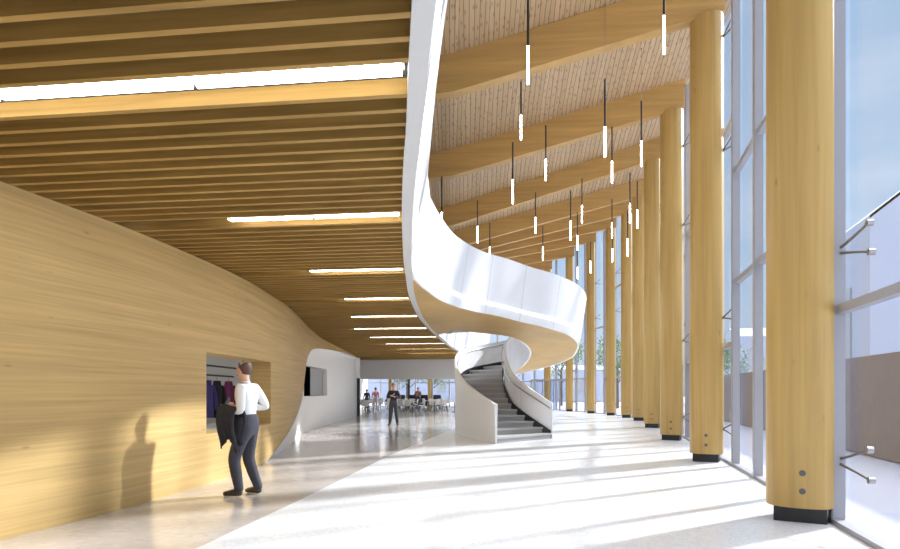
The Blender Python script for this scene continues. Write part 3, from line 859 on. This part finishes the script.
def person(name, loc_, yaw, scale, J, mats, label, long_sleeve=True, hairm=None, sleeve_r=1.0, jacket=None):
    """J: joints in local coordinates, facing +Y, +X to the right"""
    t = empty(name, loc_, yaw, label, 'person'); t.scale = (scale,)*3
    v = {k_: Vector(p) for k_, p in J.items()}
    pel = v['pelvis']; ch = v['chest']; nk = v['neck']; hd = v['head']; hf = v.get('headf', Vector((0, 1, 0))).normalized()
    hu = Vector((0, 0, 1)); hs = hf.cross(hu).normalized()
    # body as one surface: trunk, limbs, head
    V = [(pel, (.13, .10)), ((pel+ch)/2, (.12, .09)), (ch, (.14, .10)), (nk, .055), (hd-hu*.06-hf*.005, (.066, .078)), (hd+hu*.015-hf*.008, (.092, .102)), (hd+hu*.075-hf*.015, (.078, .088))]
    E = [(0, 1), (1, 2), (2, 3), (3, 4), (4, 5), (5, 6)]
    def limb(root, pts):
        last = root
        for p, r in pts: V.append((p, r)); E.append((last, len(V)-1)); last = len(V)-1
    for s in 'LR':
        limb(2, [(v['sh'+s], .052), (v['el'+s], .038), (v['wr'+s], .024)])
        limb(0, [(v['hip'+s], .085), (v['kn'+s], .055), (v['an'+s], .036), (v['toe'+s]-Vector((0, 0, -.0)), .026)])
    ch_ = [(V, E)]
    ch_.append(chain([(hd+hf*.070-hu*.005, .014), (hd+hf*.090-hu*.028, .015), (hd+hf*.072-hu*.034, .012)]))      # nose
    ch_.append(chain([(hd+hf*.058-hu*.062, (.020, .010)), (hd+hf*.074-hu*.062, (.015, .008))]))                 # lips
    ch_.append(chain([(hd+hf*.055-hu*.088, .018), (hd+hf*.065-hu*.092, .014)]))                                 # chin
    for s_ in (-1, 1):
        ch_.append(chain([(hd+hs*s_*.072-hf*.01-hu*.02, (.010, .020)), (hd+hs*s_*.088-hf*.018-hu*.015, (.008, .026))]))  # ears
    for s, sg in (('L', -1), ('R', 1)):
        d = (v['wr'+s]-v['el'+s]).normalized(); c = v.get('curl'+s, Vector((0, .3, 1)))
        ch_ += hand(v['wr'+s]+d*.01, d, c, sg)
    skinned('body', ch_, M['skin'], t)
    eb = bmesh.new()
    for s_ in (-1, 1): bmesh.ops.create_uvsphere(eb, u_segments=8, v_segments=6, radius=.011, matrix=Matrix.Translation(hd+hs*s_*.030+hf*.068+hu*.008))
    from_bm('eyes', eb, M['black'], t, True)
    # hair
    skinned('hair', [chain([(hd-hu*.075-hf*.045, (.072, .058)), (hd-hu*.02-hf*.050, (.094, .082)), (hd+hu*.045-hf*.035, (.100, .100)), (hd+hu*.10-hf*.005, (.090, .085))]), chain([(hd+hu*.085+hf*.0, (.088, .07)), (hd+hu*.085+hf*.06, (.075, .04))])], hairm or M['hair'], t)
    # shirt: trunk and sleeves
    V = [(pel+Vector((0, 0, -.02)), (.16, .125)), (pel+Vector((0, 0, .08)), (.155, .12)), ((pel+ch)/2+Vector((0, 0, .02)), (.148, .115)), (ch, (.17, .125)), (nk-Vector((0, 0, .03)), (.100, .085))]
    E = [(0, 1), (1, 2), (2, 3), (3, 4)]
    for s in 'LR':
        e = v['wr'+s].lerp(v['el'+s], .18) if long_sleeve else v['el'+s].lerp(v['sh'+s], .3)
        limb(3, [(v['sh'+s], .075*sleeve_r), (v['el'+s], .058*sleeve_r), (e, .042*sleeve_r)] if long_sleeve else [(v['sh'+s], .075), (e, .064)])
    sh = skinned('shirt', [(V, E)], mats[0], t)
    skinned('collar', [chain([(nk-Vector((0, 0, .03)), .080), (nk+Vector((0, -.005, .035)), .070)])], mats[0], t)
    # trousers
    V = [(pel+Vector((0, 0, .13)), (.168, .138)), (pel+Vector((0, 0, .06)), (.176, .145)), (pel-Vector((0, 0, .03)), (.178, .142))]; E = [(0, 1), (1, 2)]
    for s in 'LR':
        limb(2, [(v['hip'+s]-Vector((0, 0, .05)), .112), (v['kn'+s], .086), (v['an'+s].lerp(v['kn'+s], .45), .076), (v['an'+s]+Vector((0, 0, .02)), .062), (v['an'+s]-Vector((0, 0, .035)), .064)])
    skinned('trousers', [(V, E)], mats[1], t)
    for s in 'LR':
        a, b = v['an'+s], v['toe'+s]; d = (b-a); d.z = 0; d.normalize()
        sh_ = skinned('shoe', [chain([(Vector((a.x, a.y, .050))-d*.055, (.052, .052)), (Vector((a.x, a.y, .058))+d*.03, (.054, .056)), (Vector((a.x, a.y, .044))+d*.12, (.058, .042)), (Vector((a.x, a.y, .034))+d*.21, (.046, .032))])], M['shoe'], t)
    return t

MYAW = math.radians(80)
J1 = {'pelvis': (.0, 0, .98), 'chest': (0, .01, 1.33), 'neck': (0, .02, 1.51), 'head': (0, .055, 1.66), 'headf': (.0, 1, -.35),
      'shL': (-.19, -.01, 1.43), 'elL': (-.235, -.04, 1.12), 'wrL': (-.10, .25, 1.16), 'curlL': (1, 0, .3),
      'shR': (.19, -.02, 1.43), 'elR': (.27, -.16, 1.16), 'wrR': (.10, .16, 1.19), 'curlR': (-1, 0, .3),
      'hipL': (-.09, 0, .90), 'knL': (-.11, .13, .50), 'anL': (-.12, .05, .09), 'toeL': (-.15, .24, .04),
      'hipR': (.09, 0, .90), 'knR': (.10, .04, .49), 'anR': (.11, -.10, .09), 'toeR': (.16, .08, .04)}
man = person('person', (-2.72, 8.04, 0), MYAW, 1.0, J1, (M['shirt'], M['suit']),
             'person in white shirt standing at the cloakroom window with jacket over the arm')
# phone held in the hands
R1 = Matrix.Rotation(MYAW, 4, 'Z')
ph = box('phone', (0, 0, 0), (.075, .012, .15), M['black'], bevel=.004)
ph.location = man.location + (R1 @ Vector((0, .30, 1.24))); ph.rotation_euler = (.5, 0, MYAW)
tag(ph, 'small dark phone held by the man in the white shirt', 'phone')
# jacket draped over the left forearm: a folded cloth
el, wr = Vector((-.235, -.01, 1.115)), Vector((-.10, .25, 1.155))
ax = (wr-el).normalized(); sideo = Vector((-ax.y, ax.x, 0)).normalized()
rows_ = []
for i in range(15):
    u = -.10+1.25*i/14; base = el.lerp(wr, u); row = []
    lenA = .50-.12*math.sin(u*3); lenB = .36+.08*math.cos(u*4)
    for j in range(21):
        v_ = j/20*2-1
        arc = abs(v_); fold = .022*math.sin(u*17+v_*2.0)*min(1, arc*1.5)
        if arc < .2:
            th = v_/.2*PI/2; p = base+sideo*.068*math.sin(th)+Vector((0, 0, .062*math.cos(th)))
        else:
            s_ = math.copysign(1, v_); L_ = (lenA if s_ > 0 else lenB)*(arc-.2)/.8
            p = base+sideo*s_*(.068+.03*math.sin((arc-.2)*5)+fold)+Vector((0, 0, -L_))
        row.append(p+ax*.03*math.sin(v_*6))
    rows_.append(row)
jk = grid('jacket', rows_, M['suit2'], None, smooth=True)
jk.location = man.location; jk.rotation_euler = man.rotation_euler
md = jk.modifiers.new('t', 'SOLIDIFY'); md.thickness = .02; md.offset = 1
tag(jk, 'dark grey jacket draped over the forearm of the man at the window', 'jacket')

def stand(arm='down', spread=.10):
    J = {'pelvis': (0, 0, .97), 'chest': (0, 0, 1.32), 'neck': (0, .01, 1.50), 'head': (0, .03, 1.65), 'headf': (0, 1, -.1),
         'shL': (-.18, 0, 1.41), 'shR': (.18, 0, 1.41), 'hipL': (-.09, 0, .90), 'hipR': (.09, 0, .90),
         'knL': (-spread-.02, .03, .49), 'knR': (spread+.02, .03, .49), 'anL': (-spread-.06, 0, .09), 'anR': (spread+.06, 0, .09),
         'toeL': (-spread-.09, .16, .04), 'toeR': (spread+.09, .16, .04)}
    if arm == 'down': J.update({'elL': (-.25, -.03, 1.13), 'wrL': (-.26, .06, .90), 'elR': (.25, -.03, 1.13), 'wrR': (.26, .06, .90)})
    if arm == 'cross': J.update({'elL': (-.27, .04, 1.15), 'wrL': (-.02, .24, 1.22), 'elR': (.27, .04, 1.15), 'wrR': (.04, .22, 1.26)})
    return J
J2 = stand('cross', .10)
p2 = person('person', ((393.6-450)*24.7/F, 24.7, 0), PI, .98, J2, (M['suit2'], M['suit']), 'person in dark clothes with folded arms facing us in the middle of the hall', hairm=M['hair'])
bg_ = skinned('shoulder_bag', [chain([(Vector((.30, 0, .98)), (.09, .05)), (Vector((.31, 0, 1.10)), (.10, .05))])], M['black'], None)
bg_.location = p2.location; bg_.rotation_euler = (0, 0, PI); tag(bg_, 'black shoulder bag hanging at the hip of the person with folded arms', 'bag')
p3 = person('person', ((366.8-450)*46/F, 46.0, 0), .3, .90, stand('down', .06), (M['suit2'], M['suit']), 'person in dark suit standing leftmost in the cafe', hairm=M['darkhair'])
p4 = person('person', ((375.5-450)*45/F, 45.0, 0), .2, .97, stand('down', .07), (M['pink'], M['cream']), 'person in pink shirt and cream trousers walking in the cafe', hairm=M['darkhair'])
p5 = person('person', ((418-450)*46.5/F, 46.5, 0), 2.9, .98, stand('cross', .05), (M['brown'], M['suit']), 'person in rust brown jacket standing in the cafe right of the black post', hairm=M['darkhair'])

# ------------------------------------------------------------------ coats on the cloakroom rails
for z, yy0, yy1, lab in ((1.88, 9.5, 12.75, 'upper'), (1.70, 9.5, 12.6, 'lower')):
    r_ = tube('coat_rail', (-4.55, yy0-.9, z), (-4.55, yy1, z), .018, M['black'], seg=8)
    tag(r_, 'black horizontal coat rail in the cloakroom, %s of the two' % lab, 'rail')
def coat(y, mat, label, w_=.40, drop=.72, x=-4.55, top=1.60):
    t = empty('coat', (x, y, 0), 0, label, 'coat', 'coats in the cloakroom')
    R = []
    for i in range(13):
        f = i/12; z = top-drop*f
        hw = w_/2*(.30+.70*min(1, f*4.5)) * (1+.14*f); th = .07*(1+.3*f)
        if i == 0: hw = .05
        ring = []
        for q in range(28):
            a = 2*PI*q/28; rr = 1+.10*math.sin(a*6+f*2)*f
            ring.append((math.cos(a)*th*rr, math.sin(a)*hw*rr, z))
        R.append(ring)
    b_ = grid('coat_body', R, mat, t, smooth=True, close=True, caps=True); fixn(b_)
    for s in (-1, 1):
        skinned('sleeve', [chain([(Vector((.03, s*w_*.42, top-.08)), .055), (Vector((.06, s*w_*.58, top-.32)), .058), (Vector((.08, s*w_*.56, top-.58)), .05)])], mat, t, 1)
    bm = bmesh.new(); bm_tube(bm, (0, 0, top-.02), (0, 0, top+.07), .005, seg=6)
    from_bm('hanger', bm, M['steel'], t, True)
    return t
coat(11.25, M['navy'], 'dark navy blue coat hanging leftmost in the cloakroom window', .34, .70)
coat(11.72, M['blackc'], 'black coat hanging between the navy and the plum coat', .30, .72)
coat(12.25, M['plum'], 'plum purple coat hanging in front beside the man with the jacket', .40, .62, x=-4.52)
cs = box('cloakroom_counter', (-4.5, 10.4, .40), (.8, 4.6, .66), M['wallwhite'], bevel=.01); tag(cs, 'white counter inside the cloakroom below the coats', 'counter')

# ------------------------------------------------------------------ cafe furniture
def make_chair():
    t = empty('cafe_chair')
    bm = bmesh.new(); bm_box(bm, (0, 0, .45), (.46, .44, .045), bevel=.015); from_bm('seat', bm, M['chair'], t, True)
    R = []
    for i in range(9):
        a = -1.0+2.0*i/8; R.append([(math.sin(a)*.25, -.20-.06*math.cos(a)*1.0+.05, .47), (math.sin(a)*.28, -.27*math.cos(a)-.02, .84), (math.sin(a)*.26, -.24*math.cos(a)-.02, .84), (math.sin(a)*.23, -.18-.05*math.cos(a)+.05, .47)])
    b_ = grid('backrest', R, M['chair'], t, smooth=True, close=True, caps=True); fixn(b_)
    for sx in (-1, 1):
        for sy in (-1, 1): tube('leg', (sx*.16, sy*.15, .43), (sx*.24, sy*.22, 0), .014, M['black'], t, seg=6)
    return t
def make_table():
    t = empty('cafe_table')
    tube('tabletop', (0, 0, .715), (0, 0, .745), .42, M['chair'], t, seg=28)
    tube('pedestal', (0, 0, .02), (0, 0, .715), .03, M['black'], t, seg=10)
    tube('base', (0, 0, 0), (0, 0, .025), .24, M['black'], t, seg=20)
    return t
ch0, tb0 = make_chair(), make_table(); usedc = usedt = False
TB = [(-6.9, 42.4), (-5.6, 41.0), (-4.1, 42.3), (-2.6, 41.2), (-1.1, 42.2), (.3, 41.2), (-6.2, 45.0), (-4.9, 48.6), (-3.3, 45.2), (-1.6, 45.0), (-.3, 45.4), (1.2, 44.4), (1.6, 41.8), (-6.5, 50.2), (-3.0, 49.8), (-.8, 49.3), (1.3, 48.4)]
seen = []
for i, (tx, ty) in enumerate(TB):
    tb = tb0 if not usedt else copy_tree(tb0); usedt = True
    tb.location = (tx, ty, 0); 
    row = 'front' if ty < 43.5 else ('middle' if ty < 47 else 'back')
    tag(tb, 'round white cafe table on a black pedestal in the %s row beyond the opening' % row, 'table', 'cafe tables, %s row' % row)
    ph_ = random.random()*PI
    for q in range(3):
        a = ph_+q*2*PI/3; r_ = .66
        cx, cy = tx+math.cos(a)*r_, ty+math.sin(a)*r_
        if any((cx-u_)**2+(cy-v_)**2 < .55 for u_, v_ in seen): continue
        seen.append((cx, cy))
        if any((cx-(p_.location.x))**2+(cy-p_.location.y)**2 < .36 for p_ in (p3, p4, p5)): continue
        c = ch0 if not usedc else copy_tree(ch0); usedc = True
        c.location = (cx, cy, 0); c.rotation_euler = (0, 0, a+PI/2)
        tag(c, 'white shell chair with thin black legs at a %s row cafe table' % row, 'chair', 'cafe chairs, %s row' % row)
cw = [(390, 52.3, M['column'], .26, 'slim wooden post in the cafe behind the person with folded arms'), (429.5, 52.3, M['column'], .30, 'slim wooden post in the cafe right of the person in the brown jacket'), (409, 52.0, M['black'], .16, 'black square post in the middle of the cafe')]
for x, d, mt, r_, lab in cw:
    bm = bmesh.new(); bm_box(bm, ((x-450)*d/F, d, 1.6), (r_, r_, 3.19), bevel=.03)
    tag(from_bm('cafe_post', bm, mt, None, True), lab, 'post')
# benches of dark seats near the cafe glass
for x, d in ((402, 53.6), (412, 53.6), (424, 53.4), (438, 53.4)):
    t = empty('lounge_chair', ((x-450)*d/F, d, 0), random.uniform(-.3, .3), 'dark upholstered lounge chair near the cafe glass', 'chair', 'dark lounge chairs in the cafe')
    box('seat', (0, 0, .30), (.7, .65, .32), M['suit2'], t, bevel=.05); box('backrest', (0, .30, .75), (.7, .16, .75), M['suit2'], t, bevel=.05)
    for sx in (-1, 1): box('armrest', (sx*.36, 0, .42), (.10, .62, .40), M['suit2'], t, bevel=.03)
    for sx in (-1, 1):
        for sy in (-1, 1): tube('leg', (sx*.28, sy*.25, .15), (sx*.28, sy*.25, 0), .02, M['black'], t, seg=6)

for q, (lx, ly) in enumerate(((-5.5, 40), (-2.5, 40), (.5, 40), (-5.5, 44.5), (-2.5, 44.5), (.5, 44.5), (-5.5, 49), (-2.5, 49), (.5, 49))):
    dl = tube('cafe_fill_light', (lx, ly, 3.15), (lx, ly, 3.20), .22, M['lamp'], seg=20)  # lamps added to brighten the far interior
    tag(dl, 'round fill light added under the cafe ceiling beyond the opening', 'ceiling light', 'cafe fill lights')

# entrance doors between the far columns
for q, (xa, ya, ang) in enumerate(((7.05, 45.6, -.62), (8.05, 44.0, -1.0))):
    t = empty('door_%d' % (q+1), (xa, ya, 0), ang, kind='structure')
    for xx in (-.95, 0, .95): box('door_frame', (xx, 0, 1.12), (.09, .09, 2.24), M['mull'], t)
    box('door_frame', (0, 0, 2.28), (2.0, .14, .12), M['mull'], t)
    for xx in (-.475, .475):
        dl = box('door_leaf', (xx, 0, 1.12), (.82, .03, 2.16), M['glass'], t)
        tube('door_handle', (xx*.3, -.06, .8), (xx*.3, -.06, 1.4), .015, M['steel'], dl, seg=8)

# ------------------------------------------------------------------ outside
gw = Vector((2.9, 11.2, 0)).normalized()
mid_ = Vector((9.4, 13.8, 0))+gw*4.5
tag(box('garden_wall', (mid_.x+.1, mid_.y, 1.08), (.25, 27, 2.2), M['brick'], rz=-math.atan2(2.9, 11.2)), 'long low brown wall standing outside the glass on the right', 'wall')
def house(name, pts, h0, h1, mat, label):
    """footprint of 4 points, gable roof along its long side"""
    t = empty(name, (0, 0, 0), 0, label, 'building')
    a, b, c, d = [Vector((p[0], p[1], 0)) for p in pts]; up = Vector((0, 0, 1))
    m1, m2 = (a+d)/2+up*h1, (b+c)/2+up*h1
    V = [a, b, c, d, a+up*h0, b+up*h0, c+up*h0, d+up*h0, m1, m2]
    mesh_obj('wall', V, [(0, 1, 5, 4), (1, 2, 6, 9, 5), (2, 3, 7, 6), (3, 0, 4, 8, 7)], mat, t)
    e = .15
    mesh_obj('roof', [v+up*e for v in (V[4], V[5], V[9], V[8], V[6], V[7])]+[V[4], V[5], V[9], V[8], V[6], V[7]], [(0, 1, 2, 3), (3, 2, 4, 5), (6, 9, 8, 7), (9, 11, 10, 8), (0, 6, 7, 1), (5, 4, 10, 11)], M['pale'], t)
    for q in range(5):
        f = .12+.18*q; p = a.lerp(b, f)
        nrm_ = (b-a).cross(up).normalized()
        bm = bmesh.new(); bm_box(bm, p+up*(h0*.5)+nrm_*.03, (1.2, .12, h0*.4), rz=math.atan2((b-a).y, (b-a).x)); from_bm('window', bm, M['grey'], t)
    return t
house('building', [(25, 46), (19.6, 28.0), (31, 25.5), (36.5, 43)], 9.5, 14.2, M['pale'], 'large pale building with pitched roof seen through the glass on the right')
house('building', [(30, 62), (48, 58), (52, 72), (34, 76)], 7.0, 8.5, M['pale'], 'distant pale low building seen between the two nearest columns')
house('building', [(-12, 84), (24, 84), (24, 96), (-12, 96)], 4.4, 5.2, M['pale'], 'long pale building beyond the far end of the hall')

def tree(x, y, h, r, label):
    t = empty('tree', (x, y, 0), 0, label, 'tree', 'trees outside the glass')
    bm = bmesh.new(); bm_tube(bm, (0, 0, -.04), (0, 0, h*.6), .16, .09, 10)
    for q in range(5):
        a = q*1.3; bm_tube(bm, (0, 0, h*(.35+.05*q)), (math.cos(a)*r*.6, math.sin(a)*r*.6, h*(.6+.06*q)), .06, .02, 6)
    from_bm('trunk', bm, M['bark'], t, True)
    V, Fs = [], []
    rnd = random.Random(int(x*10+y))
    blobs = [(Vector((rnd.uniform(-1, 1)*r*.55, rnd.uniform(-1, 1)*r*.55, h*(.55+.4*rnd.random()))), r*rnd.uniform(.35, .6)) for _ in range(9)]
    for _ in range(1800):
        c, rr = rnd.choice(blobs); d = Vector((rnd.gauss(0, 1), rnd.gauss(0, 1), rnd.gauss(0, 1))).normalized()
        p = c+d*rr*rnd.uniform(.5, 1.0); s = rnd.uniform(.07, .14)
        a_ = Vector((rnd.gauss(0, 1), rnd.gauss(0, 1), rnd.gauss(0, 1))).normalized(); b_ = a_.cross(d).normalized()
        i = len(V); V += [p-a_*s, p+b_*s*.5, p+a_*s, p-b_*s*.5]; Fs.append((i, i+1, i+2, i+3))
    mesh_obj('foliage', V, Fs, M['leaf'], t)
TR = [(25.5, 54, 5.6, 2.2, 'green tree outside seen just right of the second column'), (14.5, 52, 6.0, 2.3, 'green tree outside behind the sixth and seventh columns'),
      (11.5, 62, 6.5, 2.6, 'green tree outside between the far columns'), (6.5, 66, 6.0, 2.5, 'green tree outside behind the entrance doors'),
      (-4.5, 63, 4.6, 2.2, 'green tree outside the cafe behind the person with folded arms'), (-1.9, 65, 4.8, 2.0, 'green tree outside the cafe right of the black post')]
for a in TR: tree(*a)
